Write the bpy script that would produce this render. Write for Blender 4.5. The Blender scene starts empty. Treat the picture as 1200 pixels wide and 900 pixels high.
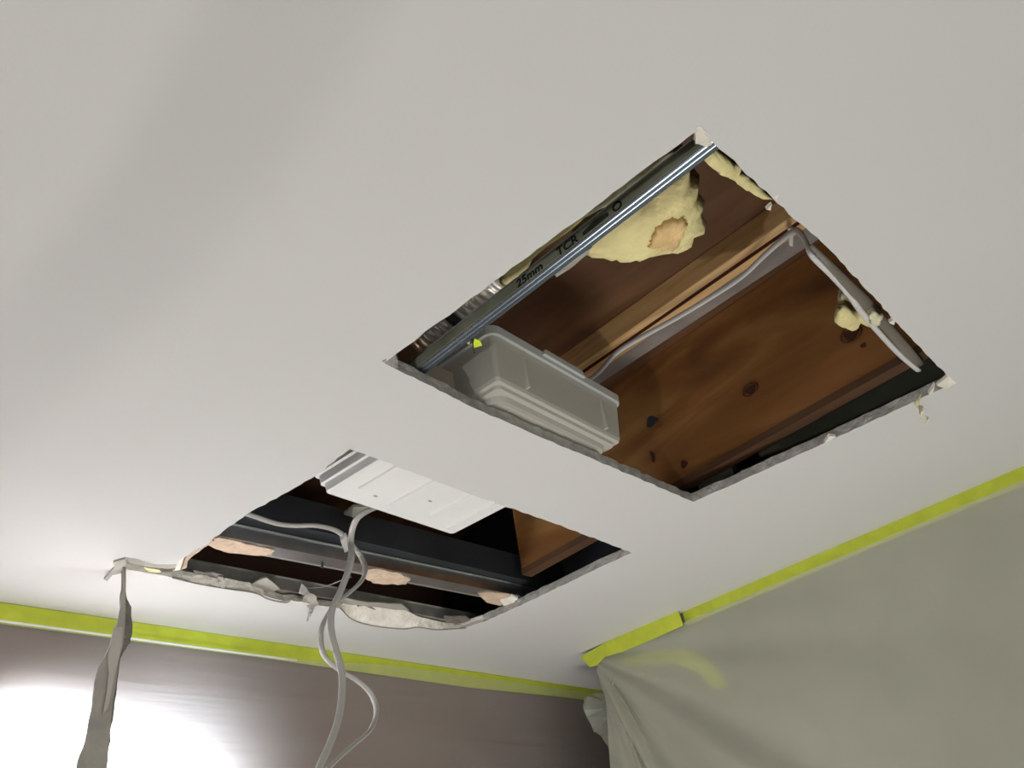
import bpy, bmesh, math, random
from mathutils import Vector, noise, Matrix
random.seed(7)
SC = bpy.context.scene
# ---------------------------------------------------------------- camera
# unit space: camera at the origin, ceiling plane at z = 1 ; 1 unit = 0.6 m
S, CAMZ = 0.6, 1.8
YAW, PITCH, ROLL, F = 0.918407, 0.588654, -0.17236, 981.43
ca, sa, cb, sb = math.cos(YAW), math.sin(YAW), math.cos(PITCH), math.sin(PITCH)
fwd = Vector((sa*cb, ca*cb, sb)); r0 = Vector((ca, -sa, 0)); u0 = r0.cross(fwd)
rt = r0*math.cos(ROLL)+u0*math.sin(ROLL); up = -r0*math.sin(ROLL)+u0*math.cos(ROLL)
cam = bpy.data.objects.new('camera', bpy.data.cameras.new('camera'))
SC.collection.objects.link(cam); SC.camera = cam
M = Matrix((rt, up, -fwd)).transposed().to_4x4(); M.translation = (0, 0, CAMZ); cam.matrix_world = M
cam.data.sensor_width = 36; cam.data.lens = F/1200*36; cam.data.clip_start = .02
def ray(x, y): return rt*(x-600)-up*(y-450)+fwd*F
def P(x, y, z=1.0): d = ray(x, y); return d*(z/d.z)
def PY(x, y, Y): d = ray(x, y); return d*(Y/d.y)
def PX(x, y, X): d = ray(x, y); return d*(X/d.x)
def W(v): return Vector((v[0]*S, v[1]*S, CAMZ+v[2]*S))
# ---------------------------------------------------------------- light and exposure
SC.view_settings.view_transform = 'Standard'; SC.view_settings.look = 'None'
SC.view_settings.exposure = -0.35; SC.view_settings.gamma = 1.0
wd = bpy.data.worlds.new('World'); SC.world = wd; wd.use_nodes = True
bg = wd.node_tree.nodes['Background']; bg.inputs[0].default_value = (.86, .93, 1, 1); bg.inputs[1].default_value = .35
def area(name, loc, target, sx, sy, power, col, spread=math.pi):
    l = bpy.data.lights.new(name, 'AREA'); l.shape = 'RECTANGLE'; l.size = sx*S; l.size_y = sy*S
    l.energy = power; l.color = col; l.spread = spread
    o = bpy.data.objects.new(name, l); SC.collection.objects.link(o)
    o.location = W(loc); o.rotation_euler = (W(target)-W(loc)).to_track_quat('-Z', 'Y').to_euler(); return o
area('daylight_left', (-3.0, .2, -1.2), (1.5, 1.2, .6), 3.2, 2.4, 6, (.99, .985, 1))
area('daylight_front', (.6, -2.8, -1.3), (1.3, 1.2, .8), 3.2, 2.2, 13, (1, .98, .95))
area('floor_bounce_fill', (1.55, 1.2, -2.2), (1.55, 1.2, 1), 1.3, 1.1, 19, (1, .985, .95))  # added area light in place of bounce off the floor
def spot(name, loc, target, power, col, ang, blend, rad):
    l = bpy.data.lights.new(name, 'SPOT'); l.energy = power; l.color = col; l.spot_size = ang; l.spot_blend = blend; l.shadow_soft_size = rad*S
    o = bpy.data.objects.new(name, l); SC.collection.objects.link(o)
    o.location = W(loc); o.rotation_euler = (W(target)-W(loc)).to_track_quat('-Z', 'Y').to_euler(); return o
spot('work_lamp', (.82, 2.17, .45), (.90, 2.5, .44), 210, (.78, .89, 1), 1.8, 1, .06)
spot('glare_fill', (1.22, 2.17, .34), (1.27, 2.5, .42), 70, (.72, .86, 1), 1.8, 1, .10)  # added spot that widens the wall glare down to the right
spot('shade_band_spot', (-2.3, .3, -1.2), (.3, .7, 1), 36, (1, .98, .93), 1.2, 1, .04)  # added spot; an unseen blocker in its beam shades the upper left ceiling

# ---------------------------------------------------------------- materials
def newmat(n):
    m = bpy.data.materials.new(n); m.use_nodes = True; nt = m.node_tree
    return m, nt, nt.nodes['Principled BSDF']
def ramp(nt, fac, stops):
    r = nt.nodes.new('ShaderNodeValToRGB'); e = r.color_ramp.elements
    while len(e) < len(stops): e.new(.5)
    for i, (p, c) in enumerate(stops): e[i].position = p; e[i].color = (*c, 1)
    nt.links.new(fac, r.inputs[0]); return r.outputs[0]
def coords(nt, scale=(1, 1, 1), rot=(0, 0, 0)):
    t = nt.nodes.new('ShaderNodeTexCoord'); mp = nt.nodes.new('ShaderNodeMapping')
    mp.inputs['Scale'].default_value = scale; mp.inputs['Rotation'].default_value = rot
    nt.links.new(t.outputs['Object'], mp.inputs[0]); return mp.outputs[0]
def mat(name, col, rough=.6, metal=0, var=.12, scale=12, bump=.1, bscale=60, stretch=(1, 1, 1), spec=.5, sheen=0):
    m, nt, b = newmat(name)
    v = coords(nt, stretch)
    n = nt.nodes.new('ShaderNodeTexNoise'); n.inputs['Scale'].default_value = scale; n.inputs['Detail'].default_value = 5
    nt.links.new(v, n.inputs['Vector'])
    lo = [c*(1-var) for c in col]; hi = [min(1, c*(1+var)) for c in col]
    nt.links.new(ramp(nt, n.outputs[0], [(.3, lo), (.7, hi)]), b.inputs['Base Color'])
    b.inputs['Roughness'].default_value = rough; b.inputs['Metallic'].default_value = metal
    b.inputs['Specular IOR Level'].default_value = spec
    if bump:
        n2 = nt.nodes.new('ShaderNodeTexNoise'); n2.inputs['Scale'].default_value = bscale; n2.inputs['Detail'].default_value = 4
        nt.links.new(v, n2.inputs['Vector'])
        bp = nt.nodes.new('ShaderNodeBump'); bp.inputs['Strength'].default_value = bump; bp.inputs['Distance'].default_value = .004
        nt.links.new(n2.outputs[0], bp.inputs['Height']); nt.links.new(bp.outputs[0], b.inputs['Normal'])
    return m
def wood(name, c1, c2, c3, stretch=(1, .12, 1), scale=14, rough=.6):
    m, nt, b = newmat(name); v = coords(nt, stretch)
    n = nt.nodes.new('ShaderNodeTexNoise'); n.inputs['Scale'].default_value = scale; n.inputs['Detail'].default_value = 6
    n.inputs['Distortion'].default_value = 1.2; nt.links.new(v, n.inputs['Vector'])
    nt.links.new(ramp(nt, n.outputs[0], [(.3, c1), (.5, c2), (.68, c3)]), b.inputs['Base Color'])
    b.inputs['Roughness'].default_value = rough
    n2 = nt.nodes.new('ShaderNodeTexNoise'); n2.inputs['Scale'].default_value = scale*5; nt.links.new(v, n2.inputs['Vector'])
    bp = nt.nodes.new('ShaderNodeBump'); bp.inputs['Strength'].default_value = .2; bp.inputs['Distance'].default_value = .002
    nt.links.new(n2.outputs[0], bp.inputs['Height']); nt.links.new(bp.outputs[0], b.inputs['Normal']); return m
def film(name, col, opac, var=.12, stretch=(1, 1, 1), scale=6, rough=.25, bump=.3, transl=.3):
    m, nt, b = newmat(name); out = nt.nodes['Material Output']
    b.inputs['Base Color'].default_value = (*col, 1); b.inputs['Roughness'].default_value = rough
    v = coords(nt, stretch)
    n = nt.nodes.new('ShaderNodeTexNoise'); n.inputs['Scale'].default_value = scale; n.inputs['Detail'].default_value = 3
    nt.links.new(v, n.inputs['Vector'])
    bp = nt.nodes.new('ShaderNodeBump'); bp.inputs['Strength'].default_value = bump; bp.inputs['Distance'].default_value = .006
    nt.links.new(n.outputs[0], bp.inputs['Height']); nt.links.new(bp.outputs[0], b.inputs['Normal'])
    tl = nt.nodes.new('ShaderNodeBsdfTranslucent'); tl.inputs[0].default_value = (*col, 1)
    m1 = nt.nodes.new('ShaderNodeMixShader'); m1.inputs[0].default_value = transl
    nt.links.new(b.outputs[0], m1.inputs[1]); nt.links.new(tl.outputs[0], m1.inputs[2])
    tr = nt.nodes.new('ShaderNodeBsdfTransparent'); m2 = nt.nodes.new('ShaderNodeMixShader')
    mr = nt.nodes.new('ShaderNodeMapRange'); mr.inputs[3].default_value = opac-var; mr.inputs[4].default_value = opac+var
    mr.inputs[1].default_value = .3; mr.inputs[2].default_value = .7
    nt.links.new(n.outputs[0], mr.inputs[0]); nt.links.new(mr.outputs[0], m2.inputs[0])
    nt.links.new(tr.outputs[0], m2.inputs[1]); nt.links.new(m1.outputs[0], m2.inputs[2])
    nt.links.new(m2.outputs[0], out.inputs[0]); return m
M_ = dict(
 paint=mat('ceiling_paint', (.67, .67, .655), .75, var=.015, scale=2.5, bump=.05, bscale=160),
 core=mat('gypsum_core', (.42, .41, .38), .95, var=.22, scale=60, bump=.8, bscale=180),
 cream=mat('torn_gypsum', (.90, .84, .75), .95, var=.16, scale=30, bump=.7, bscale=140),
 boardback=mat('board_back_paper', (.33, .29, .24), .9),
 brown=mat('brown_wall', (.19, .115, .08), .6, var=.22, scale=3, bump=.05),
 olive=mat('olive_wall', (.27, .265, .20), .7, var=.06, scale=2, bump=.05),
 room=mat('room_wall', (.6, .58, .54), .8), floor=wood('floor_board', (.3, .22, .15), (.4, .3, .2), (.5, .38, .27), (1, .15, 1), 6),
 tape=mat('green_tape', (.60, .68, .05), .55, var=.1, scale=25, bump=.25, bscale=40),
 filmb=film('film_back', (.72, .72, .71), .27, .02, (.5, 1, 16), 6, .4, .35, .1),
 filmr=film('film_right', (.76, .765, .64), .60, .05, (1, 1, 1), 4, .42, .25, .3),
 filmflap=film('film_flap', (.62, .64, .54), .42, .12, (1, 1, 1), 14, .3, .5, .3),
 galv=mat('galvanised_steel', (.62, .64, .65), .28, 1, var=.12, scale=20, bump=.12, bscale=30, stretch=(1, 1, 1)),
 galvblue=mat('bright_steel', (.40, .46, .52), .27, .9, var=.1, scale=25, bump=.04, stretch=(1, .1, 1)),
 galvdull=mat('dull_steel', (.36, .36, .33), .5, .6, var=.25, scale=22, bump=.15),
 dark=mat('dark_steel_void_shade', (.022, .027, .033), .6, .2, var=.3, scale=9),
 ink=mat('print_ink', (.012, .018, .008), .8, bump=0),
 ply=wood('plywood', (.12, .042, .011), (.26, .108, .027), (.40, .20, .062), (1, .16, .9), 9),
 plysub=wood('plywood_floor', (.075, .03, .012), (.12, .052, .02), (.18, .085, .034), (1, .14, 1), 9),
 pine=wood('pine', (.50, .27, .10), (.74, .46, .20), (.80, .55, .28), (2.2, .06, 2.2), 26),
 knot=mat('knot_wood', (.07, .018, .010), .6, var=.4, scale=60), hole=mat('hole_dark', (.03, .033, .04), .9),
 wool=mat('insulation_wool', (.92, .80, .40), .95, var=.14, scale=22, bump=.9, bscale=90),
 woolp=mat('insulation_pale', (.86, .83, .58), .95, var=.15, scale=40, bump=.9, bscale=120),
 kraft=mat('scorched_wool', (.80, .56, .26), .9, var=.25, scale=30, bump=.6),
 tub=film('translucent_tub', (.82, .81, .73), .88, .03, (1, 1, 1), 5, .35, .05, .35),
 tubrim=film('translucent_rim', (.70, .73, .71), .94, .02, (1, 1, 1), 5, .3, .05, .25),
 white=mat('white_plastic', (.87, .88, .86), .38, var=.02, bump=.02), cable=mat('cable_sheath', (.40, .39, .36), .42, var=.05, bump=.05),
 cablew=mat('white_cable', (.74, .74, .73), .4, var=.04, bump=.04),
 foil=mat('foil', (.85, .81, .74), .35, .55, var=.1, bump=.5, bscale=50), copper=mat('copper_foil', (.85, .6, .4), .35, .8),
 green=mat('green_board', (.13, .135, .095), .9, var=.15), grey=mat('grey_strap', (.30, .27, .245), .7, .1, var=.2),
 papergrey=mat('torn_paper', (.35, .33, .29), .9, var=.14, scale=22, bump=.4), paperdark=mat('torn_core', (.17, .155, .135), .95, var=.25, scale=50, bump=1, bscale=120),
 peach=mat('adhesive_plaster', (.64, .49, .36), .9, var=.12, scale=40, bump=.6, bscale=100),
 tag=mat('fluorescent_tag', (.75, .95, .04), .5, var=.05, bump=0), panel=mat('buff_panel', (.30, .25, .20), .7, var=.06),
)
# ---------------------------------------------------------------- helpers
def obj(name, verts, faces, m, parent=None, smooth=False, mats=None, fm=None, bevel=0):
    """verts in unit space -> one mesh object whose origin is the base centre"""
    ws = [W(v) for v in verts]
    xs, ys, zs = zip(*[tuple(w) for w in ws])
    c = Vector(((min(xs)+max(xs))/2, (min(ys)+max(ys))/2, min(zs)))
    me = bpy.data.meshes.new(name); me.from_pydata([tuple(w-c) for w in ws], [], faces)
    for mm in (mats or [m]): me.materials.append(mm)
    if fm:
        for p, k in zip(me.polygons, fm): p.material_index = k
    b = bmesh.new(); b.from_mesh(me); bmesh.ops.recalc_face_normals(b, faces=b.faces)
    if bevel: bmesh.ops.bevel(b, geom=b.edges[:], offset=bevel*S, segments=2, affect='EDGES', profile=.5)
    b.to_mesh(me); b.free()
    if smooth: me.polygons.foreach_set('use_smooth', [True]*len(me.polygons))
    o = bpy.data.objects.new(name, me); SC.collection.objects.link(o)
    if parent:
        pm = parent
        off = Vector((0, 0, 0))
        while pm: off += pm.location; pm = pm.parent
        o.parent = parent; o.location = c-off
    else: o.location = c
    return o
def tag(o, label, cat, group=None, kind=None):
    o['label'] = label; o['category'] = cat
    if group: o['group'] = group
    if kind: o['kind'] = kind
    return o
def struct(o): o['kind'] = 'structure'; return o
def empty(name, p, label, cat, group=None):
    o = bpy.data.objects.new(name, None); SC.collection.objects.link(o); o.location = W(p); o.empty_display_size = .05
    return tag(o, label, cat, group)
def hexa(name, c8, m, parent=None, bevel=0, **k):
    f = [(0, 1, 2, 3), (7, 6, 5, 4), (0, 4, 5, 1), (1, 5, 6, 2), (2, 6, 7, 3), (3, 7, 4, 0)]
    return obj(name, c8, f, m, parent, bevel=bevel, **k)
def box(name, x0, x1, y0, y1, z0, z1, m, parent=None, bevel=0):
    return hexa(name, [(x0, y0, z0), (x1, y0, z0), (x1, y1, z0), (x0, y1, z0), (x0, y0, z1), (x1, y0, z1), (x1, y1, z1), (x0, y1, z1)], m, parent, bevel)
def extrude(name, prof, p0, p1, m, parent=None, closed=True, thick=0, seg=1, **k):
    """profile [(a, dz)] carried from p0 to p1; a is measured horizontally, to the right of the run"""
    p0, p1 = Vector(p0), Vector(p1); d = (p1-p0).normalized(); s = Vector((d.y, -d.x, 0)).normalized()
    if thick:      # open polyline given a sheet thickness
        q = []
        for i, (a, z) in enumerate(prof):
            A = prof[max(0, i-1)]; B = prof[min(len(prof)-1, i+1)]
            t = Vector((B[0]-A[0], B[1]-A[1])).normalized(); q.append((a-t.y*thick, z+t.x*thick))
        prof = list(prof)+q[::-1]
    n = len(prof); vs = []; fs = []
    for j in range(seg+1):
        c = p0.lerp(p1, j/seg)
        vs += [c+s*a+Vector((0, 0, z)) for a, z in prof]
        if j: fs += [((j-1)*n+i, (j-1)*n+(i+1) % n, j*n+(i+1) % n, j*n+i) for i in range(n)]
    if thick:
        h = n//2
        for b in (0, seg*n): fs += [(b+i, b+i+1, b+n-2-i, b+n-1-i) for i in range(h-1)]
    else: fs += [tuple(range(n)), tuple(seg*n+i for i in range(n))]
    return obj(name, vs, fs, m, parent, **k)
def catmull(pts, n=8):
    pts = [Vector(p) for p in pts]; pts = [pts[0]*2-pts[1]]+pts+[pts[-1]*2-pts[-2]]; out = []
    for i in range(1, len(pts)-2):
        a, b, c, d = pts[i-1:i+3]
        for k in range(n):
            t = k/n; out.append(.5*((2*b)+(c-a)*t+(2*a-5*b+4*c-d)*t*t+(3*b-a-3*c+d)*t**3))
    out.append(pts[-2]); return out
def tube(name, pts, ra, rb, m, parent=None, n=8, sides=12, side0=(0, 0, 1), smoothpath=True, radf=None):
    path = catmull(pts, n) if smoothpath else [Vector(p) for p in pts]
    s = Vector(side0); vs = []; fs = []
    for i, p in enumerate(path):
        t = (path[min(i+1, len(path)-1)]-path[max(i-1, 0)]).normalized()
        s = (s-t*s.dot(t)).normalized(); w = t.cross(s); k = radf(i/(len(path)-1)) if radf else 1
        for j in range(sides):
            a = 2*math.pi*j/sides; vs.append(p+s*(math.cos(a)*ra*k)+w*(math.sin(a)*rb*k))
    for i in range(len(path)-1):
        for j in range(sides): fs.append((i*sides+j, i*sides+(j+1) % sides, (i+1)*sides+(j+1) % sides, (i+1)*sides+j))
    fs += [tuple(range(sides)), tuple((len(path)-1)*sides+j for j in range(sides))]
    return obj(name, vs, fs, m, parent, smooth=True)
def slab(name, pts, nrm, th, m, parent=None, rag=0, sub=1, edge_m=None, warp=0):
    """ragged sheet: outline points (3D, nearly planar) given a thickness along nrm"""
    pts = [Vector(p) for p in pts]; q = []
    for i, p in enumerate(pts):
        a = pts[(i+1) % len(pts)]
        for k in range(sub):
            v = p.lerp(a, k/sub)
            if rag and (k or sub == 1): v = v+Vector([random.uniform(-rag, rag) for _ in range(3)])
            q.append(v)
    nrm = Vector(nrm).normalized()*th; n = len(q)
    b = bmesh.new(); vb = [b.verts.new(v) for v in q]
    ed = [b.edges.new((vb[i], vb[(i+1) % n])) for i in range(n)]
    r = bmesh.ops.triangle_fill(b, edges=ed, use_beauty=True)
    tris = [tuple(vb.index(v) for v in f.verts) for f in b.faces]; b.free()
    vs = q+[v+nrm for v in q]
    fs = tris+[tuple(i+n for i in t[::-1]) for t in tris]+[(i, (i+1) % n, (i+1) % n+n, i+n) for i in range(n)]
    if edge_m: return obj(name, vs, fs, m, parent, mats=[m, edge_m], fm=[0]*2*len(tris)+[1]*n)
    return obj(name, vs, fs, m, parent)
def rrect(x0, x1, y0, y1, r, n=5):
    o = []
    for cx, cy, a0 in ((x1-r, y1-r, 0), (x0+r, y1-r, 90), (x0+r, y0+r, 180), (x1-r, y0+r, 270)):
        for k in range(n+1):
            a = math.radians(a0+90*k/n); o.append((cx+r*math.cos(a), cy+r*math.sin(a)))
    return o
def loft(name, secs, m, origin, ang, parent=None, cap=(True, False), smooth=False):
    """secs: (z, x0, x1, y0, y1, r) rounded rectangles in a local frame turned by ang"""
    vs = []; fs = []; c, s = math.cos(ang), math.sin(ang); n = 0
    for (z, x0, x1, y0, y1, r) in secs:
        ring = rrect(x0, x1, y0, y1, r); n = len(ring)
        vs += [(origin[0]+x*c-y*s, origin[1]+x*s+y*c, z) for x, y in ring]
    for i in range(len(secs)-1):
        for j in range(n): fs.append((i*n+j, i*n+(j+1) % n, (i+1)*n+(j+1) % n, (i+1)*n+j))
    if cap[0]: fs.append(tuple(range(n)))
    if cap[1]: fs.append(tuple((len(secs)-1)*n+j for j in range(n)))
    return obj(name, vs, fs, m, parent, smooth=smooth)
def lump(name, outline, z, drop, rise, m, parent=None, rings=9, per=72, rag=.006, seed=0, rough=.25, cen=None):
    """woolly clump: closed body whose plan follows the outline, bulging down and up with noise"""
    pts = [Vector(p) for p in outline]; c = Vector(cen) if cen else sum(pts, Vector())/len(pts)
    L = [0]
    for i in range(len(pts)): L.append(L[-1]+(pts[(i+1) % len(pts)]-pts[i]).length)
    ring = []
    for k in range(per):
        t = L[-1]*k/per; i = max(j for j in range(len(pts)) if L[j] <= t)
        ring.append(pts[i].lerp(pts[(i+1) % len(pts)], (t-L[i])/max(1e-6, L[i+1]-L[i])))
    vs = []; fs = []
    def layer(sgn, amp):
        base = len(vs); vs.append((c.x, c.y, z+sgn*amp))
        for i in range(1, rings+1):
            t = (i/rings)
            for k, p in enumerate(ring):
                q = c.lerp(p, t); h = amp*math.sqrt(max(0, 1-t**3))
                nn = noise.noise(Vector((q.x*16+seed, q.y*16, sgn*3)))+.5*noise.noise(Vector((q.x*42, q.y*42+seed, 1)))
                j = rag*noise.noise(Vector((k*.37+seed, i*.1, 5)))+rag*.5*noise.noise(Vector((k*.9, seed, 2)))
                d = (p-c).normalized()*(j*t*2)
                vs.append((q.x+d.x, q.y+d.y, z+sgn*(h+amp*rough*nn*(1-t**4))))
        for k in range(per): fs.append((base, base+1+k, base+1+(k+1) % per))
        for i in range(rings-1):
            for k in range(per):
                a = base+1+i*per; fs.append((a+k, a+per+k, a+per+(k+1) % per, a+(k+1) % per))
        return base+1+(rings-1)*per
    a = layer(-1, drop); b = layer(1, rise)
    fs += [(a+k, b+k, b+(k+1) % per, a+(k+1) % per) for k in range(per)]
    return obj(name, vs, fs, m, parent, smooth=True)
# ---------------------------------------------------------------- the room
FL, SUB, TH = -3.0, 1.53, .026
def walled_opening(name, axis, at, a0, a1, o0, o1, z0, z1, m, d):
    vs, fs = [], []
    def add(x0, x1, y0, y1, za, zb):
        n = len(vs)
        vs.extend([(x0, y0, za), (x1, y0, za), (x1, y1, za), (x0, y1, za), (x0, y0, zb), (x1, y0, zb), (x1, y1, zb), (x0, y1, zb)])
        fs.extend([tuple(n+i for i in f) for f in ((0, 1, 2, 3), (7, 6, 5, 4), (0, 4, 5, 1), (1, 5, 6, 2), (2, 6, 7, 3), (3, 7, 4, 0))])
    for (p, q, za, zb) in ((a0, o0, FL, SUB), (o1, a1, FL, SUB), (o0, o1, FL, z0), (o0, o1, z1, SUB)):
        if axis == 'x': add(at, at+d, p, q, za, zb)
        else: add(p, q, at, at+d, za, zb)
    return struct(obj(name, vs, fs, m))
struct(box('floor', -3.4, 5, -3.3, 2.7, FL-.1, FL, M_['floor']))
struct(box('wall_back', -3.4, 5, 2.5, 2.7, FL, SUB, M_['brown']))
walled_opening('wall_left', 'x', -3.4, -3.3, 2.5, -2.0, 2.0, FL+.4, .5, M_['room'], .2)
walled_opening('wall_front', 'y', -3.3, -3.2, 5, -1.6, 2.6, FL+.4, .5, M_['room'], .2)
def wr(y, off=0): return 2.856+.0617*(y-.279)-off          # face line of the right wall
YE = 2.06
struct(hexa('wall_right', [(wr(-3.1), -3.1, FL), (wr(-3.1)+.25, -3.1, FL), (wr(YE)+.25, YE, FL), (wr(YE), YE, FL),
                           (wr(-3.1), -3.1, SUB), (wr(-3.1)+.25, -3.1, SUB), (wr(YE)+.25, YE, SUB), (wr(YE), YE, SUB)], M_['olive']))
struct(box('wall_recess', 4.6, 4.7, -3.1, 2.5, FL, SUB, M_['olive']))
# ceiling board with its two cut holes
def densify(a, b, step=.02, rag=.002, both=None):
    n = max(1, int((Vector(b)-Vector(a)).length/step)); out = []
    for k in range(n):
        p = Vector(a).lerp(Vector(b), k/n)
        if k: p += Vector((random.uniform(-rag, rag), random.uniform(-rag, rag), 0))
        out.append(p)
    return out
h1 = [P(820, 151), P(640, 285), P(450, 425), P(560, 480), P(640, 515), P(813, 588), P(960, 522), P(1118, 449), P(1060, 388), P(980, 300), P(905, 232)]
B1 = []
for i in range(len(h1)): B1 += densify(h1[i], h1[(i+1) % len(h1)])
T1 = [Vector((p.x+random.uniform(-.0025, .0025), p.y+random.uniform(-.0025, .0025), 1+TH)) for p in B1]
# second hole: near and left edges cut, far edge torn (bottom outline px, top outline px)
pairs = [((410, 526), (410, 526)), ((372, 556), None), ((330, 580), None), ((290, 602), None), ((262, 622), None), ((240, 640), None), ((225, 648), None), ((218, 652), None),
 ((207, 661), (205, 657)), ((183, 661), (185, 652)), ((148, 653), (156, 648)), ((146, 667), (152, 656)), ((175, 672), (182, 663)), ((202, 677), (210, 668)), ((232, 683), (236, 672)), ((262, 689), (264, 677)),
 ((300, 695), (292, 683)), ((318, 701), (310, 690)), ((334, 705), (330, 697)), ((340, 703), (345, 697)), ((365, 708), (368, 702)), ((398, 713), (400, 706)), ((413, 725), (414, 706)), ((435, 732), (436, 708)),
 ((455, 735), (450, 712)), ((472, 736), (470, 713)), ((490, 734), (490, 722)), ((512, 737), (512, 728)), ((530, 738), (528, 730)), ((547, 735), (545, 728)),
 ((566, 729), None), ((600, 714), None), ((640, 695), None), ((690, 671), None), ((740, 648), None), ((700, 632), None), ((640, 610), None), ((560, 582), None), ((480, 552), None)]
B2, T2, K2 = [], [], []
for i, (a, b) in enumerate(pairs):
    na, nb = pairs[(i+1) % len(pairs)]
    A, N = P(*a), P(*na)
    At = P(*b, 1+TH) if b else Vector((A.x, A.y, 1+TH)); Nt = P(*nb, 1+TH) if nb else Vector((N.x, N.y, 1+TH))
    n = max(1, int((N-A).length/.02))
    for k in range(n):
        j = Vector((random.uniform(-.0028, .0028), random.uniform(-.0028, .0028), 0)) if k else Vector()
        B2.append(A.lerp(N, k/n)+j); T2.append(At.lerp(Nt, k/n)+j+Vector((random.uniform(-.003, .003), random.uniform(-.003, .003), 0)))
        K2.append(1 if (8 <= i <= 29) else 0)
outer = [Vector(p) for p in ((-3.4, -3.3, 1), (5, -3.3, 1), (5, 2.5, 1), (-3.4, 2.5, 1))]
def board_face(loops):
    b = bmesh.new(); ed = []; allv = []
    for lp in loops:
        vv = [b.verts.new(v) for v in lp]; allv += vv
        ed += [b.edges.new((vv[i], vv[(i+1) % len(vv)])) for i in range(len(vv))]
    bmesh.ops.triangle_fill(b, edges=ed, use_beauty=True)
    ix = {v: i for i, v in enumerate(allv)}; t = [tuple(ix[v] for v in f.verts) for f in b.faces]; b.free(); return t
t0 = board_face([outer, B1, B2]); n0 = 4+len(B1)+len(B2)
top_outer = [v+Vector((0, 0, TH)) for v in outer]
t1 = board_face([top_outer, T1, T2])
# mid loops give the cut edge a rough crumbly face
def mid(B, T, amp): return [b.lerp(t, .5)+Vector((random.uniform(-amp, amp), random.uniform(-amp, amp), 0)) for b, t in zip(B, T)]
Mi1, Mi2 = mid(B1, T1, .002), mid(B2, T2, .003)
vs = outer+B1+B2+top_outer+T1+T2+Mi1+Mi2
fs = list(t0)+[tuple(i+n0 for i in t) for t in t1]; fm = [0]*len(t0)+[2]*len(t1)
for o0, n, mo, kk in ((4, len(B1), 2*n0, [0]*len(B1)), (4+len(B1), len(B2), 2*n0+len(B1), K2)):
    for i in range(n):
        j = (i+1) % n
        fs += [(o0+i, o0+j, mo+j, mo+i), (mo+i, mo+j, n0+o0+j, n0+o0+i)]; fm += [3 if kk[i] else 1]*2
ceiling = struct(obj('ceiling', vs, fs, None, mats=[M_['paint'], M_['core'], M_['boardback'], M_['cream']], fm=fm))
# loose paper and plaster at the cut edges
slab('torn_paper', [P(817, 148, .998), P(823, 149, .998), P(833, 160, 1.0), P(834, 170, 1.01), P(828, 172, 1.012), P(815, 169, 1.012)], (0, 0, 1), .012, M_['cream'], ceiling, .002, 3)
slab('torn_paper', [P(448, 424, .998), P(455, 418, 1), P(463, 413, 1.01), P(467, 428, 1.012), P(470, 434, 1.0), P(460, 430, .998)], (0, 0, 1), .01, M_['core'], ceiling, .002, 3)
for (pts) in ([(1098, 452), (1112, 440), (1121, 449), (1110, 456)], [(905, 231), (913, 228), (909, 236)], [(898, 246), (905, 240), (903, 247)], [(1042, 378), (1050, 372), (1048, 381)],
              [(1088, 462), (1096, 450), (1093, 462)], [(965, 521), (972, 511), (980, 512)], [(205, 668), (208, 659), (216, 652), (211, 668), (202, 669)]):
    slab('torn_paper', [P(*q, 1.0) for q in pts], (0, 0, 1), .008, M_['cream'], ceiling, .0015, 2)
# paper bridge and grey lifted paper left of the small hole, star-shaped tear
slab('torn_paper', [P(148, 653, 1.0), P(166, 656, 1), P(184, 660, 1), P(207, 660, 1.001), P(207, 665, 1.008), P(199, 667, 1.01), P(177, 665, 1.008), P(150, 660, 1.004)], (0, 0, 1), .004, M_['papergrey'], ceiling, .001, 2)
slab('torn_paper', [P(133, 657, .9995), P(147, 653, .9995), P(149, 662, .9995), P(147, 669, .9995), P(132, 672, .999), P(126, 679, .996), P(122, 677, .996), P(130, 668, .999), P(134, 664, .9995)], (0, 0, -1), .005, M_['papergrey'], ceiling, .001, 2)
slab('torn_paper', [P(168, 665, 1.005), P(187, 668, 1.005), P(189, 671, 1.004), P(176, 671, 1.004)], (0, 0, 1), .003, mat('yellowed_paper', (.72, .68, .38), .9), ceiling)
slab('torn_paper', [P(212, 668, 1.005), P(220, 650, 1.0), P(247, 632, 1.0), P(251, 636, 1.004), P(236, 642, 1.006), P(222, 655, 1.01), P(219, 665, 1.012)], (0, 0, 1), .006, M_['peach'], ceiling, .002, 3)
# curved hairline flaps of paper under the far torn edge
for pts in ([(399, 713), (413, 726), (436, 733), (472, 737), (490, 735), (512, 738), (546, 736)], [(202, 677), (232, 684), (266, 690), (299, 695), (314, 702), (334, 706), (340, 704)]):
    path = [P(x, y, .9985) for x, y in pts]
    tube('torn_paper', path, .0028, .002, M_['papergrey'], ceiling, 4, 5)
slab('torn_paper', [P(256, 675, 1.02), P(261, 676, 1.01), P(264, 688, .998), P(260, 688, .998), P(256, 682, 1.005)], (0, 1, 0), .004, M_['papergrey'], ceiling, .001, 2)

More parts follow.
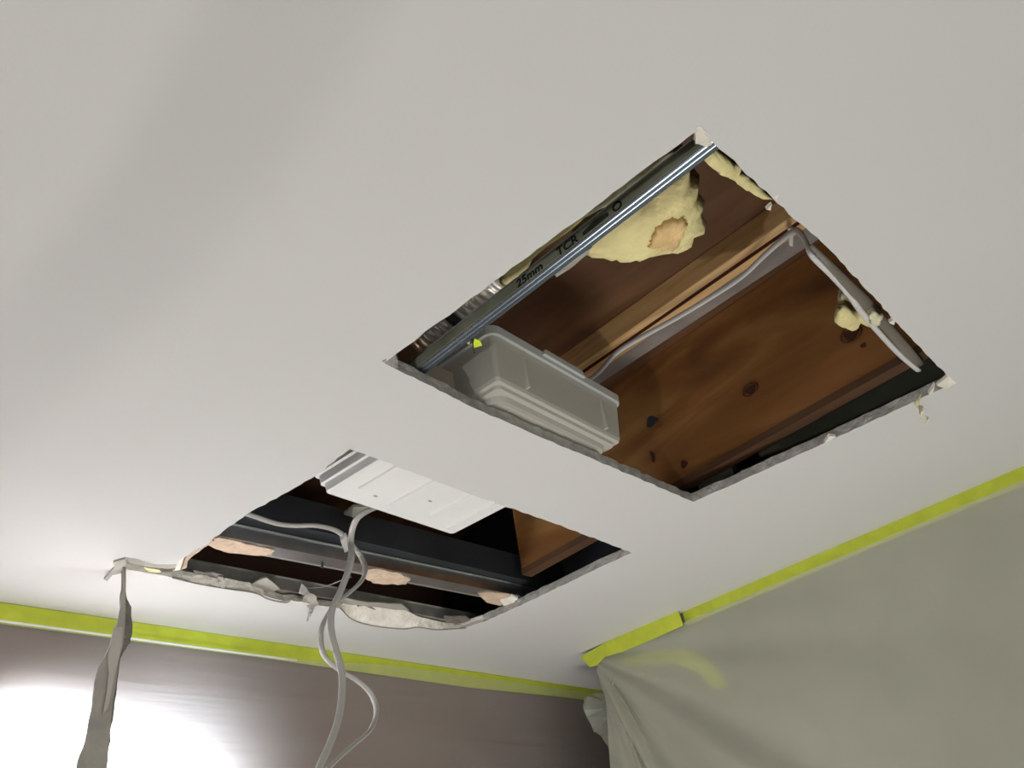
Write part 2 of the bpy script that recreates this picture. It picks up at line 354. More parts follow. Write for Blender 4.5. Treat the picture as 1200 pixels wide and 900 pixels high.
# ---------------------------------------------------------------- masking tape and film
def wall_strip(name, pts, m, off, parent=None, th=.003):   # points (Y, z) along the right wall
    return slab(name, [(wr(y, off), y, z) for y, z in pts], (-1, .06, 0), th, m, parent)
def back_strip(name, pts, m, off, parent=None, th=.003):
    return slab(name, [(x, 2.5-off, z) for x, z in pts], (0, -1, 0), th, m, parent)
bt = back_strip('masking_tape', [(-3.2, .999), (0, .999), (.8, .998), (1.6, .999), (2.6, .998), (3.2, .999), (4.4, .999), (4.4, .944), (3.2, .942), (2.6, .930), (1.6, .941), (.8, .940), (0, .940), (-3.2, .94)], M_['tape'], .006)
tag(bt, 'yellow-green masking tape along the top of the brown filmed wall', 'tape')
def grid(name, fn, nu, nv, m, parent=None):
    vs = [fn(i/nu, j/nv) for j in range(nv+1) for i in range(nu+1)]
    fs = [(j*(nu+1)+i, j*(nu+1)+i+1, (j+1)*(nu+1)+i+1, (j+1)*(nu+1)+i) for j in range(nv) for i in range(nu)]
    return obj(name, vs, fs, m, parent, smooth=True)
def fb(u, v):
    x = -3.2+7.4*u; top = .945 if x < 1.7 else min(.975, .945+(x-1.7)*.06)
    v = v*v if v < .5 else v-.25
    v = v/.75; z = top-(top-FL-.02)*v
    d = .016+.005*noise.noise(Vector((x*2, z*9, 0)))+.0035*noise.noise(Vector((x*1.2, z*34, 4)))+.01*min(1, v*6)*noise.noise(Vector((x*3, z*1.6, 7)))
    k = min(1, max(0, (.93-z)/.08)); return (x, 2.5-max(.0125, .016+(d-.016)*k), z)
fbk = grid('plastic_film', fb, 220, 90, M_['filmb']); tag(fbk, 'thin clear masking film stretched over the brown back wall', 'plastic sheet')
tube('rolled_hem', [(x, 2.478, .942) for x in (-3.2, 0, .8, 1.4, 1.75)], .0035, .0025, M_['white'], fbk, 4, 6)
tl = wall_strip('masking_tape', [(1.60, 1.0), (.9, .9995), (.3, 1.0), (-3, 1.0), (-3, .945), (.3, .945), (.9, .946), (1.60, .944)], M_['tape'], .004)
tag(tl, 'long pale strip of yellow-green masking tape along the top of the right wall', 'tape')
ts = wall_strip('masking_tape', [(2.13, .985), (1.98, .999), (1.60, 1.0), (1.595, .94), (1.75, .936), (1.9, .936), (2.0, .945), (2.055, .925), (2.09, .93)], M_['tape'], .036)
tag(ts, 'short bright folded piece of green tape at the far end of the right wall', 'tape')
def fr(u, v):
    y = 2.06-5.0*u**1.3; top = .953
    v2 = v**1.5; z = top-(top-FL-.02)*v2; s = 2.09-y; t = top-z+.02
    th = math.atan2(s, t); r = math.hypot(s, t); dec = math.exp(-max(0, s-.1)/.6)
    d = .016+dec*min(t*1.25, .6)*(.075*math.sin(th*17+1)+  .036*math.sin(th*31+t*2)+.010*noise.noise(Vector((s*8, t*3, 0))))
    d += .008*min(1, t*4)*noise.noise(Vector((s*2.2+t, t*1.4, 3)))
    y += .05*min(t, .5)*(1-min(1, s/.15))*0
    return (wr(y, max(.006, d+.012)), y, z)
frr = grid('plastic_film', fr, 200, 110, M_['filmr']); tag(frr, 'milky masking film with folds hanging over the right wall', 'plastic sheet')
fe = [PX(701, 778, 2.955), PX(712, 800, 2.945), PX(724, 830, 2.94), PX(738, 865, 2.93), PX(752, 905, 2.92), PX(790, 1000, 2.9)]
tube('film_fold', fe, .012, .006, M_['filmflap'], frr, 6, 8, radf=lambda t: .35+.9*t)
fe2 = [PX(706, 782, 2.95), PX(724, 812, 2.94), PX(745, 850, 2.93), PX(770, 905, 2.92), PX(800, 990, 2.9)]
tube('film_fold', fe2, .015, .005, M_['filmflap'], frr, 6, 8, radf=lambda t: .3+t)
slab('film_flap', [PY(684, 818, 2.2), PY(697, 812, 2.2), PY(706, 812, 2.15), PY(712, 840, 2.15), PY(722, 880, 2.15), PY(740, 905, 2.15), PY(715, 882, 2.2), PY(704, 862, 2.2), PY(696, 858, 2.22), PY(684, 832, 2.22)], (0, -1, 0), .002, M_['filmflap'], frr, .004, 3)
sb_ = wall_strip('masking_tape', [(1.93, .925), (1.78, .905), (1.62, .86), (1.53, .78), (1.49, .69), (1.54, .68), (1.61, .77), (1.70, .83), (1.84, .865), (1.95, .89)], M_['tape'], .002, th=.002)
tag(sb_, 'faint piece of green tape showing through the film below the folded tape end', 'tape')

# ---------------------------------------------------------------- above the ceiling: timber
KX = .062
def jx(x, y): return x+KX*(y-.6)          # joist lines run turned by about 3.5 degrees
ply = empty('plywood_floor', (1.6, .8, SUB), 'dark brown plywood floor underside above both ceiling holes', 'floorboard')
for (x0, x1) in ((-3.2, -.55), (-.545, 2.02), (2.025, 5)):
    hexa('panel', [(jx(x0, -3.2), -3.2, SUB), (jx(x1, -3.2), -3.2, SUB), (jx(x1, 2.6), 2.6, SUB), (jx(x0, 2.6), 2.6, SUB),
                   (jx(x0, -3.2), -3.2, SUB+.03), (jx(x1, -3.2), -3.2, SUB+.03), (jx(x1, 2.6), 2.6, SUB+.03), (jx(x0, 2.6), 2.6, SUB+.03)], M_['plysub'], ply)
XB, KB = 2.06, .10
def jb(x, y): return x+KB*(y-.6)
beam = empty('plywood_beam', (XB, .8, 1.055), 'knotty orange-brown plywood beam crossing the larger hole on the right', 'beam')
pw = extrude('face_panel', [(0, 0), (.035, 0), (.035, .448), (0, .448)], (jb(XB, -1.2), -1.2, 1.08), (jb(XB, 1.76), 1.76, 1.08), M_['ply'], beam)
def on_beam(px, py):
    d = ray(px, py); k = (XB-KB*.6)/(d.x-KB*d.y); return d*k
def knot(px, py, a, b, m, name='knot'):
    c = on_beam(px, py); vs, fs = [c+Vector((-.004, 0, 0))], []
    for i in range(14):
        t = 2*math.pi*i/14; rr = 1+.15*math.sin(3*t+px)
        y = math.cos(t)*a*rr; z = math.sin(t)*b*rr
        vs.append(c+Vector((KB*y-.0035, y, z)))
    for i in range(14):
        y = Vector(vs[1+i]); vs.append(c+(y-c)*1.0+Vector((.006, 0, 0)))
    fs = [(0, 1+i, 1+(i+1) % 14) for i in range(14)]+[(1+i, 15+i, 15+(i+1) % 14, 1+(i+1) % 14) for i in range(14)]
    o = obj(name, vs, fs, m, beam)
    return o
knot(880, 457, .018, .012, M_['knot']); knot(998, 392, .022, .015, M_['knot']); knot(802, 544, .012, .012, M_['knot']); knot(764, 494, .022, .018, M_['hole'], 'drilled_hole')['label'] = 'dark round drilled hole'
knot(765, 535, .006, .02, M_['knot']); knot(1012, 405, .008, .006, M_['knot'])
def ringk(px, py, a, b):
    c = on_beam(px, py); tube('knot', [c+Vector((-.003+KB*math.cos(t)*a, math.cos(t)*a, math.sin(t)*b)) for t in [2*math.pi*i/16 for i in range(17)]], .0022, .0022, M_['knot'], beam, 1, 5)
ringk(880, 457, .026, .019); ringk(998, 392, .03, .022)
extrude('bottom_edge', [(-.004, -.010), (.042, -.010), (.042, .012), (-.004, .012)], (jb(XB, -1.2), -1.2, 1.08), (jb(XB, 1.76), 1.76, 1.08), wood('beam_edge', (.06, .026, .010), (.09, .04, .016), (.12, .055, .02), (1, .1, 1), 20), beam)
# batten in the corner under the floor, its steel strap and the cable on it
def PZL(px, py, z): return P(px, py, z)
b0, b1 = P(690, 420, 1.455), P(925, 256, 1.455); c0, c1 = P(707, 432, 1.44), P(938, 272, 1.44)
dv = (b1-b0).normalized(); b0 -= dv*.9; b1 += dv*.8; dv2 = (c1-c0).normalized(); c0 -= dv2*.9; c1 += dv2*.8
bat = empty('timber_batten', (b0+b1)/2, 'long light pine batten under the plywood floor with the white cable along it', 'timber')
hexa('pine_strip', [b0, c0, c1, b1, b0+Vector((0, 0, .075)), c0+Vector((.0, 0, .09)), c1+Vector((.0, 0, .09)), b1+Vector((0, 0, .075))], M_['pine'], bat, bevel=.003)
g0, g1 = P(699, 427, 1.4395), P(933, 264, 1.4395)
g0 -= dv*.9; g1 += dv*.8
extrude('split', [(-.0016, 0), (.0016, 0), (.0016, .02), (-.0016, .02)], g0+Vector((0, 0, -.001)), g1+Vector((0, 0, -.001)), M_['knot'], bat)
s0, s1, s2, s3 = P(708, 433, 1.47), P(716, 441, 1.47), P(946, 289, 1.47), P(934, 268, 1.47)
e1 = (s2-s1).normalized()
st = hexa('steel_strap', [s0-e1*.8, s1-e1*.8, s2+e1*.7, s3+e1*.7]+[v+Vector((0, 0, .02)) for v in (s0-e1*.8, s1-e1*.8, s2+e1*.7, s3+e1*.7)], M_['grey'])
tag(st, 'dull grey flat strap between the pine batten and the plywood beam', 'strap')
cb = tube('white_cable', [P(680, 452, 1.40), P(703, 435, 1.40), P(722, 414, 1.40), P(750, 396, 1.40), P(790, 374, 1.40), P(830, 350, 1.40), P(868, 325, 1.40), P(895, 300, 1.40), P(915, 282, 1.38), P(930, 271, 1.33), P(938, 273, 1.25), P(945, 285, 1.18), P(951, 299, 1.12), P(975, 323, 1.09), P(995, 345, 1.075), P(1010, 366, 1.07), P(1034, 394, 1.068), P(1056, 417, 1.065), P(1076, 434, 1.055)], .0085, .005, M_['cablew'])
tag(cb, 'white cable along the pine batten, then down the near edge of the larger hole', 'cable')
slab('cable_clip', [P(924, 268, 1.41), P(930, 268, 1.41), P(929, 289, 1.41), P(925, 288, 1.41)], (0, 0, 1), .01, M_['cablew'], cb)
dt = tube('flat_conduit', [P(950, 287, 1.10), P(970, 308, 1.075), P(993, 332, 1.07), P(1014, 354, 1.07), P(1038, 382, 1.07), P(1060, 407, 1.065), P(1077, 428, 1.06)], .0135, .005, mat('smoky_conduit', (.20, .18, .145), .45), None, 6, 12, (0, 1, 0), radf=lambda t: .35+.65*min(1, t*2.2))
tag(dt, 'smoky grey flat conduit beside the white cable at the right corner of the larger hole', 'conduit')
# green boards beyond the beam; the far dark panel paints the void's shade
gp = empty('wall_lining', (2.5, .5, 1.06), 'dark greenish board seen past the lower edge of the plywood beam, with a dark panel for void shade', 'board')
for (y0, y1) in ((-.8, .84), (1.02, 1.16), (1.17, 2.4)):
    hexa('panel', [(2.46, y0, 1.05), (2.5, y0, 1.05), (2.5, y1, 1.05), (2.46, y1, 1.05), (2.46, y0, 1.5), (2.5, y0, 1.5), (2.5, y1, 1.5), (2.46, y1, 1.5)], M_['green'] if y0 < 1.1 else M_['dark'], gp)
# ---------------------------------------------------------------- larger hole: steel channel, insulation, duct, tub
def chx(y): return .985+.045*(y-.29)
C0, C1 = (chx(-.5), -.5, 1.03), (chx(1.9), 1.9, 1.03)
# run towards +Y, so the profile's right side is +X
fc = extrude('furring_channel', [(-.003, .030), (0, .028), (0, .002), (.002, 0), (.004, .001), (.008, .007), (.011, .006), (.0125, .001), (.0145, .001), (.017, .007), (.021, .006), (.0235, .000), (.0255, .001), (.026, .030), (.034, .030)], C0, C1, M_['galvblue'], thick=.0012)
tag(fc, 'bright ribbed steel furring channel along the left edge of the larger hole', 'channel')
extrude('side_face', [(-.0020, .003), (-.0014, .003), (-.0014, .027), (-.0020, .027)], C0, C1, mat('zinc_side', (.36, .38, .28), .5, .15, var=.3, scale=16), fc)
def lettering(txt, loc, size, parent, m, depth=.0004):
    cu = bpy.data.curves.new('txt', 'FONT'); cu.body = txt; cu.size = size*S; cu.extrude = depth; cu.offset = .0003
    t = bpy.data.objects.new('txt', cu); SC.collection.objects.link(t)
    dg = bpy.context.evaluated_depsgraph_get(); me = bpy.data.meshes.new_from_object(t.evaluated_get(dg)); bpy.data.objects.remove(t)
    me.materials.clear(); me.materials.append(m)
    o = bpy.data.objects.new('printed_lettering', me); SC.collection.objects.link(o); o.parent = parent
    ang = math.atan(.045)
    # reads towards -Y, stands up in +Z, faces -X
    X = Vector((-math.sin(ang), -math.cos(ang), 0)); Z = Vector((-math.cos(ang), math.sin(ang), 0)); Y = Vector((0, 0, 1))
    mm = Matrix((X, Y, Z)).transposed().to_4x4(); mm.translation = W(loc)-parent.location; o.matrix_local = mm
    o['label'] = 'dark printed lettering on the channel side'; return o
def webpt(px, py):
    d = ray(px, py); k = (.985-.045*.29-.0026)/(d.x-.045*d.y); return d*k
for txt, (px, py) in (('25mm', (605, 330)), ('TCR', (652, 294)), ('O', (716, 241))):
    q = webpt(px, py); lettering(txt, (q.x, q.y, 1.034), .027, fc, M_['ink'])
# the webs print smears
M_smear = mat('smear', (.03, .035, .02), .9, var=.4, scale=60)
q0, q1 = webpt(682, 270), webpt(712, 248)
slab('ink_smear', [(q0.x, q0.y, 1.036), (q1.x, q1.y, 1.037), (q1.x, q1.y, 1.045), ((q0.x+q1.x)/2, (q0.y+q1.y)/2, 1.05), (q0.x, q0.y, 1.044)], (-1, 0, 0), .0006, M_smear, fc, .001, 2)
# torn paper left stuck to the channel's far flange
slab('torn_paper', [P(650, 322, 1.03), P(672, 305, 1.03), P(694, 290, 1.03), P(690, 297, 1.03), P(672, 312, 1.03), P(660, 320, 1.028), P(652, 325, 1.03)], (0, 0, 1), .004, M_['papergrey'], fc, .0015, 2)
def pz(l, z): return [P(x, y, z) for x, y in l]
ins = empty('insulation_batt', P(760, 250, 1.1), 'big torn clump of yellow insulation hanging behind the steel channel', 'insulation')
lump('wool', pz([(685, 296), (700, 299), (722, 300), (745, 300), (768, 294), (792, 293), (812, 279), (824, 266), (824, 248), (820, 225), (812, 200), (806, 180), (775, 200), (735, 228), (700, 255), (672, 280)], 1.17), 1.17, .05, .12, M_['wool'], ins, rag=.009, seed=3, cen=P(765, 245, 1.17))
lump('wool', pz([(786, 176), (800, 172), (782, 196), (760, 205), (735, 222), (720, 236), (690, 250), (668, 262), (664, 256), (690, 240), (722, 212), (755, 188)], 1.105), 1.105, .012, .05, M_['woolp'], ins, seed=8, rag=.003)
lump('wool', pz([(672, 240), (690, 250), (640, 286), (612, 308), (606, 330), (595, 336), (584, 330), (590, 312), (620, 286), (650, 262)], 1.11), 1.11, .012, .05, M_['wool'], ins, seed=18, rag=.003)
fl = lump('scorched_patch', pz([(760, 290), (764, 276), (772, 264), (786, 257), (804, 258), (806, 264), (800, 276), (795, 288), (788, 293), (778, 291)], 1.118), 1.118, .014, .02, M_['kraft'], ins, rag=.004, seed=5); fl['label'] = 'orange-brown stained wool'
i2 = lump('insulation_strip', pz([(826, 168), (842, 176), (862, 192), (886, 214), (908, 234), (896, 234), (878, 224), (860, 212), (846, 204), (834, 196), (822, 184)], 1.06), 1.06, .01, .03, M_['wool'], None, rag=.005, seed=11)
tag(i2, 'thin strip of yellow insulation tucked along the top right edge of the larger hole', 'insulation')
i3 = empty('insulation_tuft', P(1000, 365, 1.12), 'small two-lobed yellow insulation tuft caught on the white cable', 'insulation')
lump('wool', pz([(982, 352), (990, 338), (1002, 340), (1014, 352), (1012, 366), (998, 370), (985, 362)], 1.2), 1.2, .02, .03, M_['woolp'], i3, 6, 40, .006, 2)
lump('wool', pz([(977, 372), (982, 360), (990, 356), (1000, 362), (1012, 358), (1022, 364), (1030, 358), (1032, 378), (1022, 380), (1014, 370), (1004, 376), (1000, 384), (988, 385), (979, 380)], 1.14), 1.14, .02, .03, M_['wool'], i3, 6, 56, .006, 4)
lump('wool', pz([(1017, 370), (1026, 362), (1034, 368), (1030, 380), (1020, 380)], 1.052), 1.052, .010, .02, M_['woolp'], i3, 5, 30, .004, 6)
wp = [P(1079, 463, .9995), P(1081, 475, .985), P(1083, 488, .97), P(1085, 498, .962), P(1084, 507, .955)]
wz = tube('insulation_wisp', [Vector((wp[0].x, wp[0].y, 1.002))]+[Vector((2.085+.004*math.sin(i*2), .345+.01*math.sin(i*3), .985-.013*i)) for i in range(6)], .008, .004, M_['woolp'], None, 5, 8, (0, 1, 0), radf=lambda t: .6+.5*math.sin(t*9)**2-.7*t**4)
tag(wz, 'pale yellow wisp of insulation dangling from the right corner edge of the larger hole', 'insulation')
# silver flexible duct
dx, dz, rd = 1.212, 1.34, .062
dvs = []
N = 26
pth = [(dx+.05*(i/N), .90+.42*i/N, dz) for i in range(N*2+1) for _ in (0,)][:2*N+1]
duct = empty('flexible_duct', (dx, 1.05, dz-rd), 'silver ribbed flexible duct glimpsed beside the steel channel', 'duct')
tube('hose', [(dx+.03*(i/52), .90+.29*i/52, dz) for i in range(53)], rd, rd, M_['foil'], duct, 1, 28, (0, 0, 1), False, radf=lambda t: 1+.05*math.sin(t*26*math.pi))
tube('collar', [(dx+.014, 1.045, dz), (dx+.016, 1.068, dz)], rd*1.16, rd*1.16, M_['ink'], duct, 1, 28, (0, 0, 1), False)
tube('end_cuff', [(dx+.028, 1.17, dz), (dx+.031, 1.205, dz)], rd*1.07, rd*1.07, M_['copper'], duct, 1, 28, (0, 0, 1), False)
# translucent storage tub resting on the board past the far edge
TA = P(583, 440, 1.06); TB = P(728, 515, 1.06); tang = math.atan2(TB.y-TA.y, TB.x-TA.x); tl_ = (TB-TA).length
tub = empty('storage_tub', (TA.x+.25, TA.y+.15, 1.03), 'translucent grey plastic storage tub standing at the lower left edge of the larger hole', 'tub')
Wd = .22
loft('tub_body', [(1.034, .045, tl_-.045, .045, Wd-.045, .03), (1.030, .038, tl_-.038, .038, Wd-.038, .035), (1.0275, .030, tl_-.030, .030, Wd-.030, .035), (1.040, .026, tl_-.024, .026, Wd-.026, .035), (1.0415, .014, tl_-.014, .014, Wd-.014, .016),
                  (1.050, .012, tl_-.012, .012, Wd-.012, .014), (1.0515, .003, tl_-.003, .003, Wd-.003, .010), (1.06, 0, tl_, 0, Wd, .010), (1.168, -.012, tl_+.012, -.012, Wd+.012, .014)], M_['tub'], (TA.x, TA.y), tang, tub)
loft('rim', [(1.166, -.013, tl_+.013, -.013, Wd+.013, .024), (1.166, -.022, tl_+.020, -.022, Wd+.022, .03), (1.187, -.024, tl_+.022, -.024, Wd+.024, .03), (1.190, -.02, tl_+.018, -.02, Wd+.02, .03)], M_['tubrim'], (TA.x, TA.y), tang, tub, cap=(False, True))
def tl2(x, y, z): return Vector((TA.x+x*math.cos(tang)-y*math.sin(tang), TA.y+x*math.sin(tang)+y*math.cos(tang), z))
hexa('rim_notch', [tl2(.16, -.030, 1.176), tl2(.33, -.030, 1.176), tl2(.33, -.02, 1.176), tl2(.16, -.02, 1.176), tl2(.17, -.030, 1.196), tl2(.32, -.030, 1.196), tl2(.32, -.02, 1.196), tl2(.17, -.02, 1.196)], M_['tubrim'], tub, bevel=.003)
for x in (.10, .41): extrude('panel_rib', [(-.002, 0), (.002, 0), (.002, .10), (-.002, .10)], tl2(x, -.0005, 1.063), tl2(x, -.012, 1.063), M_['tub'], tub)
for (x, y) in ((.10, .06), (.20, .075), (.34, .06), (.27, .08)):
    loft('foot_stud', [(1.0325, x-.003, x+.003, y-.003, y+.003, .0025), (1.035, x-.004, x+.004, y-.004, y+.004, .003)], M_['tubrim'], (TA.x, TA.y), tang, tub)
# buff panel behind the tub's left end
q0, q1 = P(533, 420, 1.05), P(538, 472, 1.05)
bp_ = hexa('buff_panel', [(1.055, 1.05, 1.03), (1.163, 1.05, 1.03), (1.163, 1.075, 1.03), (1.055, 1.075, 1.03), (1.055, 1.05, 1.10), (1.163, 1.05, 1.10), (1.163, 1.075, 1.10), (1.055, 1.075, 1.10)], M_['panel'])
tag(bp_, 'plain buff panel standing left of the storage tub under the steel channel', 'panel')
tg = empty('plastic_tag', P(556, 402, 1.05), 'small fluorescent yellow tag hanging by the steel channel above the tub', 'tag')
slab('tag_face', [P(556, 397, 1.05), P(563, 400, 1.05), P(565, 405, 1.05), P(554, 408, 1.05)], (0, 0, 1), .002, M_['tag'], tg)
slab('tag_end', [P(547, 402, 1.05), P(551, 400, 1.05), P(550, 404, 1.05)], (0, 0, 1), .002, mat('pink_end', (.85, .6, .5), .5), tg)
tube('tag_string', [P(553, 393, 1.06), P(554, 403, 1.05), P(556, 414, 1.04)], .0012, .0012, M_['ink'], tg, 3, 6)

# ---------------------------------------------------------------- smaller hole: tray, channels, cables
ta = P(380, 578, 1.03); tb = P(530, 627, 1.03); a_ = math.atan2(tb.y-ta.y, tb.x-ta.x); L_ = (tb-ta).length
tray = empty('plastic_tray', (ta.x+.2, ta.y-.2, 1.03), 'white ribbed plastic tray resting over the near edge of the smaller hole', 'tray')
D_ = .33
loft('tray_body', [(1.030, .004, L_-.004, -D_, -.004, .012), (1.033, 0, L_, -D_-.002, 0, .014), (1.054, -.003, L_+.003, -D_-.003, .003, .014), (1.056, -.010, L_+.010, -D_-.01, .01, .014), (1.078, -.013, L_+.013, -D_-.013, .013, .016),
                   (1.080, -.021, L_+.021, -D_-.02, .02, .016), (1.118, -.026, L_+.026, -D_-.026, .026, .02)], M_['white'], (ta.x, ta.y), a_, tray)
loft('rim', [(1.116, -.027, L_+.027, -D_-.026, .026, .02), (1.118, -.038, L_+.038, -D_-.038, .038, .022), (1.124, -.038, L_+.038, -D_-.038, .038, .022)], M_['white'], (ta.x, ta.y), a_, tray, cap=(False, True))
def tr(x, y, z): return Vector((ta.x+x*math.cos(a_)-y*math.sin(a_), ta.y+x*math.sin(a_)+y*math.cos(a_), z))
for (x, y1, y0) in ((.055, -.075, -.27), (.185, -.05, -.27), (.33, -.055, -.27), (.425, -.03, -.27)):
    hexa('rib', [tr(x-.004, y0, 1.0238), tr(x+.004, y0, 1.0238), tr(x+.004, y1, 1.0238), tr(x-.004, y1, 1.0238), tr(x-.006, y0, 1.031), tr(x+.006, y0, 1.031), tr(x+.006, y1+.004, 1.031), tr(x-.006, y1+.004, 1.031)], M_['white'], tray)
for (x, y) in ((.12, -.06), (.262, -.12)): loft('moulding_mark', [(1.0292, x-.006, x+.006, y-.004, y+.004, .003), (1.031, x-.007, x+.007, y-.005, y+.005, .004)], M_['cable'], (ta.x, ta.y), a_, tray)
def chan(name, ya, yb, m, h, w, z=1.03, zl=0):
    # near face (towards -Y) lip, web, bottom flange, far web
    return extrude(name, [(-w-.008, h), (-w, h-.002), (-w, .001), (-w+.004, 0), (-.012, 0), (-.01, .003), (-.006, 0), (-.002, 0), (0, .002), (0, h-.002), (.012, h), (.012, h-.006)], (3.0, yb, z), (.5, ya, z), m, thick=.0012)
f1 = chan('furring_channel', 1.94+.068, 1.786+.068, M_['galv'], .042, .068); tag(f1, 'grey steel channel with three plaster patches crossing the middle of the smaller hole', 'channel')
f2 = chan('furring_channel', 2.175+.065, 2.10+.065, M_['galvdull'], .040, .065); tag(f2, 'dirty dark steel channel along the torn far edge of the smaller hole', 'channel')
for i, pts in enumerate(([(240, 634), (256, 630), (275, 634), (300, 640), (322, 645), (318, 650), (296, 651), (268, 648), (248, 641)],
    [(424, 668), (440, 667), (465, 671), (481, 679), (476, 685), (455, 685), (440, 684), (428, 678)],
    [(560, 696), (575, 694), (600, 697), (606, 702), (598, 707), (586, 710), (570, 706)])):
    slab('plaster_patch', [P(x, y, 1.0265) for x, y in pts], (0, 0, 1), .003, M_['peach'], f1, .002, 4)
slab('plaster_patch', [P(586, 704, 1.02), P(600, 698, 1.02), P(607, 701, 1.01), P(603, 706, 1.01), P(590, 710, 1.01)], (0, 0, 1), .006, M_['cream'], f1, .002, 3)
slab('torn_paper', [P(240, 634, 1.026), P(256, 629, 1.026), P(248, 634, 1.02), P(240, 641, 1.01), P(228, 650, 1.01), P(226, 646, 1.012)], (0, 0, 1), .003, M_['cream'], f1, .001, 2)
slab('screw', [P(376, 659, 1.027), P(378.5, 659, 1.027), P(378.5, 666, 1.02), P(376, 666, 1.02)], (0, -1, 0), .003, M_['ink'], f1)
for pts, mm in (([(296, 684), (312, 677), (328, 690), (316, 696), (300, 692)], 'papergrey'), ([(395, 700), (430, 706), (470, 708), (480, 716), (452, 713), (420, 709), (398, 708)], 'papergrey'),
    ([(520, 722), (545, 722), (556, 730), (545, 733), (522, 730)], 'paperdark'), ([(418, 709), (432, 709), (443, 716), (436, 718), (420, 712)], 'paperdark'), ([(226, 668), (262, 674), (262, 679), (230, 674)], 'paperdark')):
    slab('torn_paper', [P(x, y, 1.021) for x, y in pts], (0, 0, 1), .004, M_[mm], f2, .0025, 3)
sc = slab('paper_scrap', [P(354, 684, 1.02), P(361, 692, 1.02), P(371, 699, 1.01), P(374, 710, 1.0), P(368, 712, .995), P(364, 722, .975), P(360, 728, .97), P(363, 713, .99), P(355, 704, 1.01), P(358, 697, 1.01), P(351, 695, 1.015)], (0, 1, .2), .004, M_['papergrey'], None, .003, 3)
tag(sc, 'scrap of torn grey paper hanging from the torn far edge beside the cables', 'paper scrap')
db = empty('dark_beam', (1.3, 1.82, 1.075), 'dark blue-grey steel beam above the smaller hole behind the cables', 'beam')
for prof, n in (([(0, 0), (.075, 0), (.075, .012), (0, .012)], 'flange'), ([(0, .011), (.014, .011), (.014, .08), (0, .08)], 'web'), ([(0, .08), (.075, .08), (.075, .092), (0, .092)], 'flange')):
    extrude(n, prof, (3.6, 1.745, 1.075), (-.8, 1.905, 1.075), M_['dark'], db)
# cables
def hang(l, Y): return [PY(x, y, Y+dy) for x, y, dy in l]
c1 = tube('grey_cable', [P(205, 588, 1.05), P(255, 592, 1.05), P(295, 604, 1.05), P(322, 613, 1.05), P(345, 616, 1.052), P(370, 616, 1.055), P(392, 621, 1.055), P(405, 630, 1.052), P(414, 641, 1.045)]+
     hang([(423, 652, .03), (428, 667, 0), (424, 680, 0), (410, 694, 0), (393, 708, 0), (380, 728, 0), (376, 745, 0), (379, 766, 0), (395, 783, .01), (418, 797, .02), (434, 812, .03), (441, 832, .03), (434, 855, .02), (412, 875, .0), (392, 893, -.01), (372, 915, -.02), (350, 955, -.02)], 1.80),    .0092, .0056, M_['cable'], None, 8, 12, (1, 0, 0))
tag(c1, 'grey cable arcing in from the left and looping out to the right as it hangs', 'cable')
c2 = tube('grey_cable', [P(470, 580, 1.16), P(445, 592, 1.12), P(430, 599, 1.08), P(419, 607, 1.06), P(413, 620, 1.05)]+
     hang([(411, 636, .02), (412, 652, 0), (407, 672, 0), (398, 695, 0), (389, 715, 0), (388, 738, 0), (393, 760, 0), (400, 785, 0), (401, 810, 0), (397, 840, 0), (388, 868, 0), (376, 895, 0), (366, 918, 0), (352, 955, 0)], 1.74),    .0092, .0056, M_['cable'], None, 8, 12, (1, 0, 0))
tag(c2, 'grey cable coming down from under the white tray and hanging nearly straight', 'cable')
cn = slab('cable_clip', [P(398, 630, 1.05), P(405, 624, 1.05), P(413, 633, 1.045), P(413, 639, 1.042), P(403, 644, 1.045)], (0, -.3, -1), .012, M_['cable'])
tag(cn, 'small pale plastic clip where the two grey cables meet', 'clip')
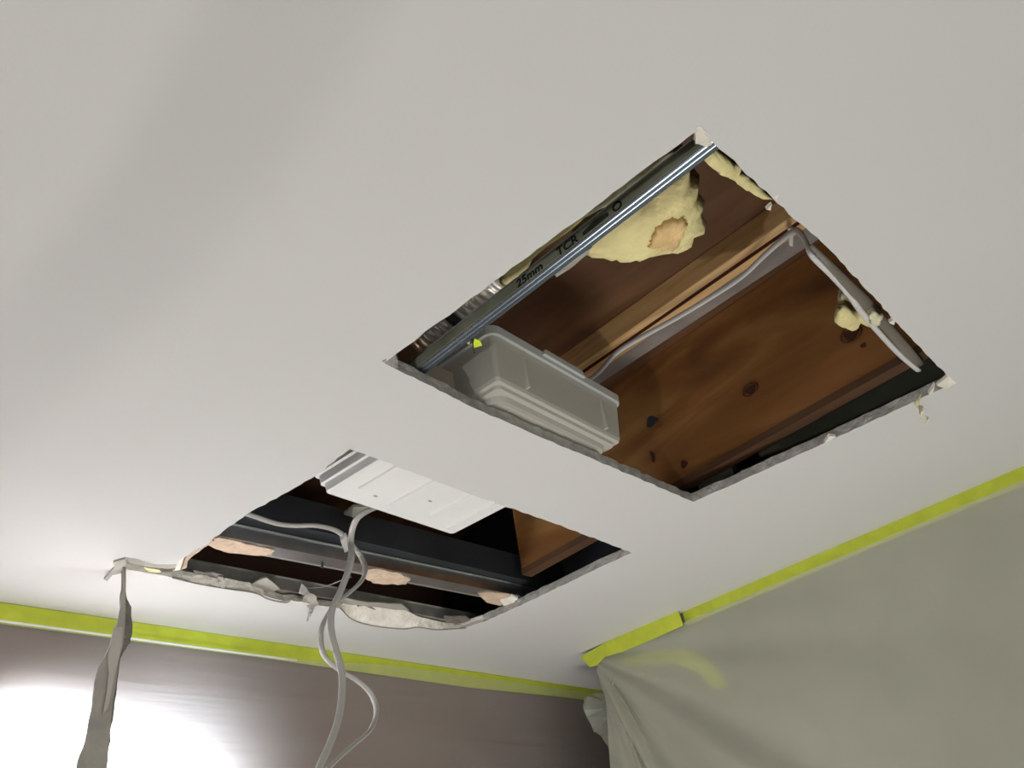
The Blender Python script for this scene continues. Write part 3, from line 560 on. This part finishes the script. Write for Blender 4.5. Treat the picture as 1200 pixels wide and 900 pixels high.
sl = slab('plastic_sleeve', [P(403, 603, 1.14), P(414, 594, 1.14), P(432, 594, 1.14), P(438, 596, 1.14), P(423, 608, 1.12), P(413, 606, 1.12)], (0, 0, 1), .008, M_['filmflap'])
tag(sl, 'crumpled clear plastic sleeve around the cable below the white tray', 'sleeve')
wi = tube('thin_wire', [P(352, 688, 1.05), P(368, 689, 1.04), P(385, 686, 1.04), P(400, 680, 1.045), P(412, 676, 1.05)], .0016, .0016, M_['cable'], None, 5, 6)
tag(wi, 'thin wire sagging between the two channels behind the hanging cables', 'wire')
# hanging strip of torn plasterboard, by the left tip of the slot
YS = 2.13
hs = empty('hanging_plasterboard_strip', PY(105, 900, YS), 'long torn grey strip of plasterboard hanging down from the left tip of the smaller hole', 'plasterboard')
def py(l, Y=YS): return [PY(x, y, Y) for x, y in l]
slab('gypsum_edge', py([(145, 655), (147, 655), (147.5, 690), (149, 702), (154, 711), (155, 742), (153, 752), (147, 762), (141, 772), (139, 790), (136, 815), (133, 838), (129, 858), (130, 868), (126, 884), (124, 905), (117, 905), (125, 850), (136, 775), (142, 756), (144, 720), (143, 700), (145, 684)], YS+.003), (0, 1, 0), .014, M_['paperdark'], hs, .0018, 3)
slab('paper_face', py([(143.5, 655), (146, 655), (146, 700), (145, 735), (143, 757), (138, 775), (136, 790), (131, 820), (128, 850), (124, 905), (88, 905), (90, 893), (96, 878), (101, 860), (107, 830), (110, 800), (115, 782), (124, 765), (131, 750), (134, 738), (139, 720), (142, 700), (144, 685)], YS-.004), (0, -1, 0), .006, M_['papergrey'], hs, .0012, 2)
slab('paper_layer', py([(133, 735), (143, 735), (142, 758), (134, 790), (126, 830), (120, 838), (127, 790), (126, 768)], YS-.012), (0, -1, 0), .003, mat('lifted_paper', (.48, .455, .41), .9), hs, .0012, 2)

# added unseen blocker; it throws the soft dark bands over the upper left ceiling
LP = Vector((-2.3, .3, -1.2))
rs = tube('shade_blocker', [LP.lerp(P(x, y), .62) for x, y in ((-290, 690), (-80, 520), (50, 400), (170, 280), (250, 170), (310, 70), (380, -60), (490, -260))], .045, .03, M_['filmflap'])
tag(rs, 'unseen film roll added at the left to throw shade on the ceiling', 'plastic sheet')
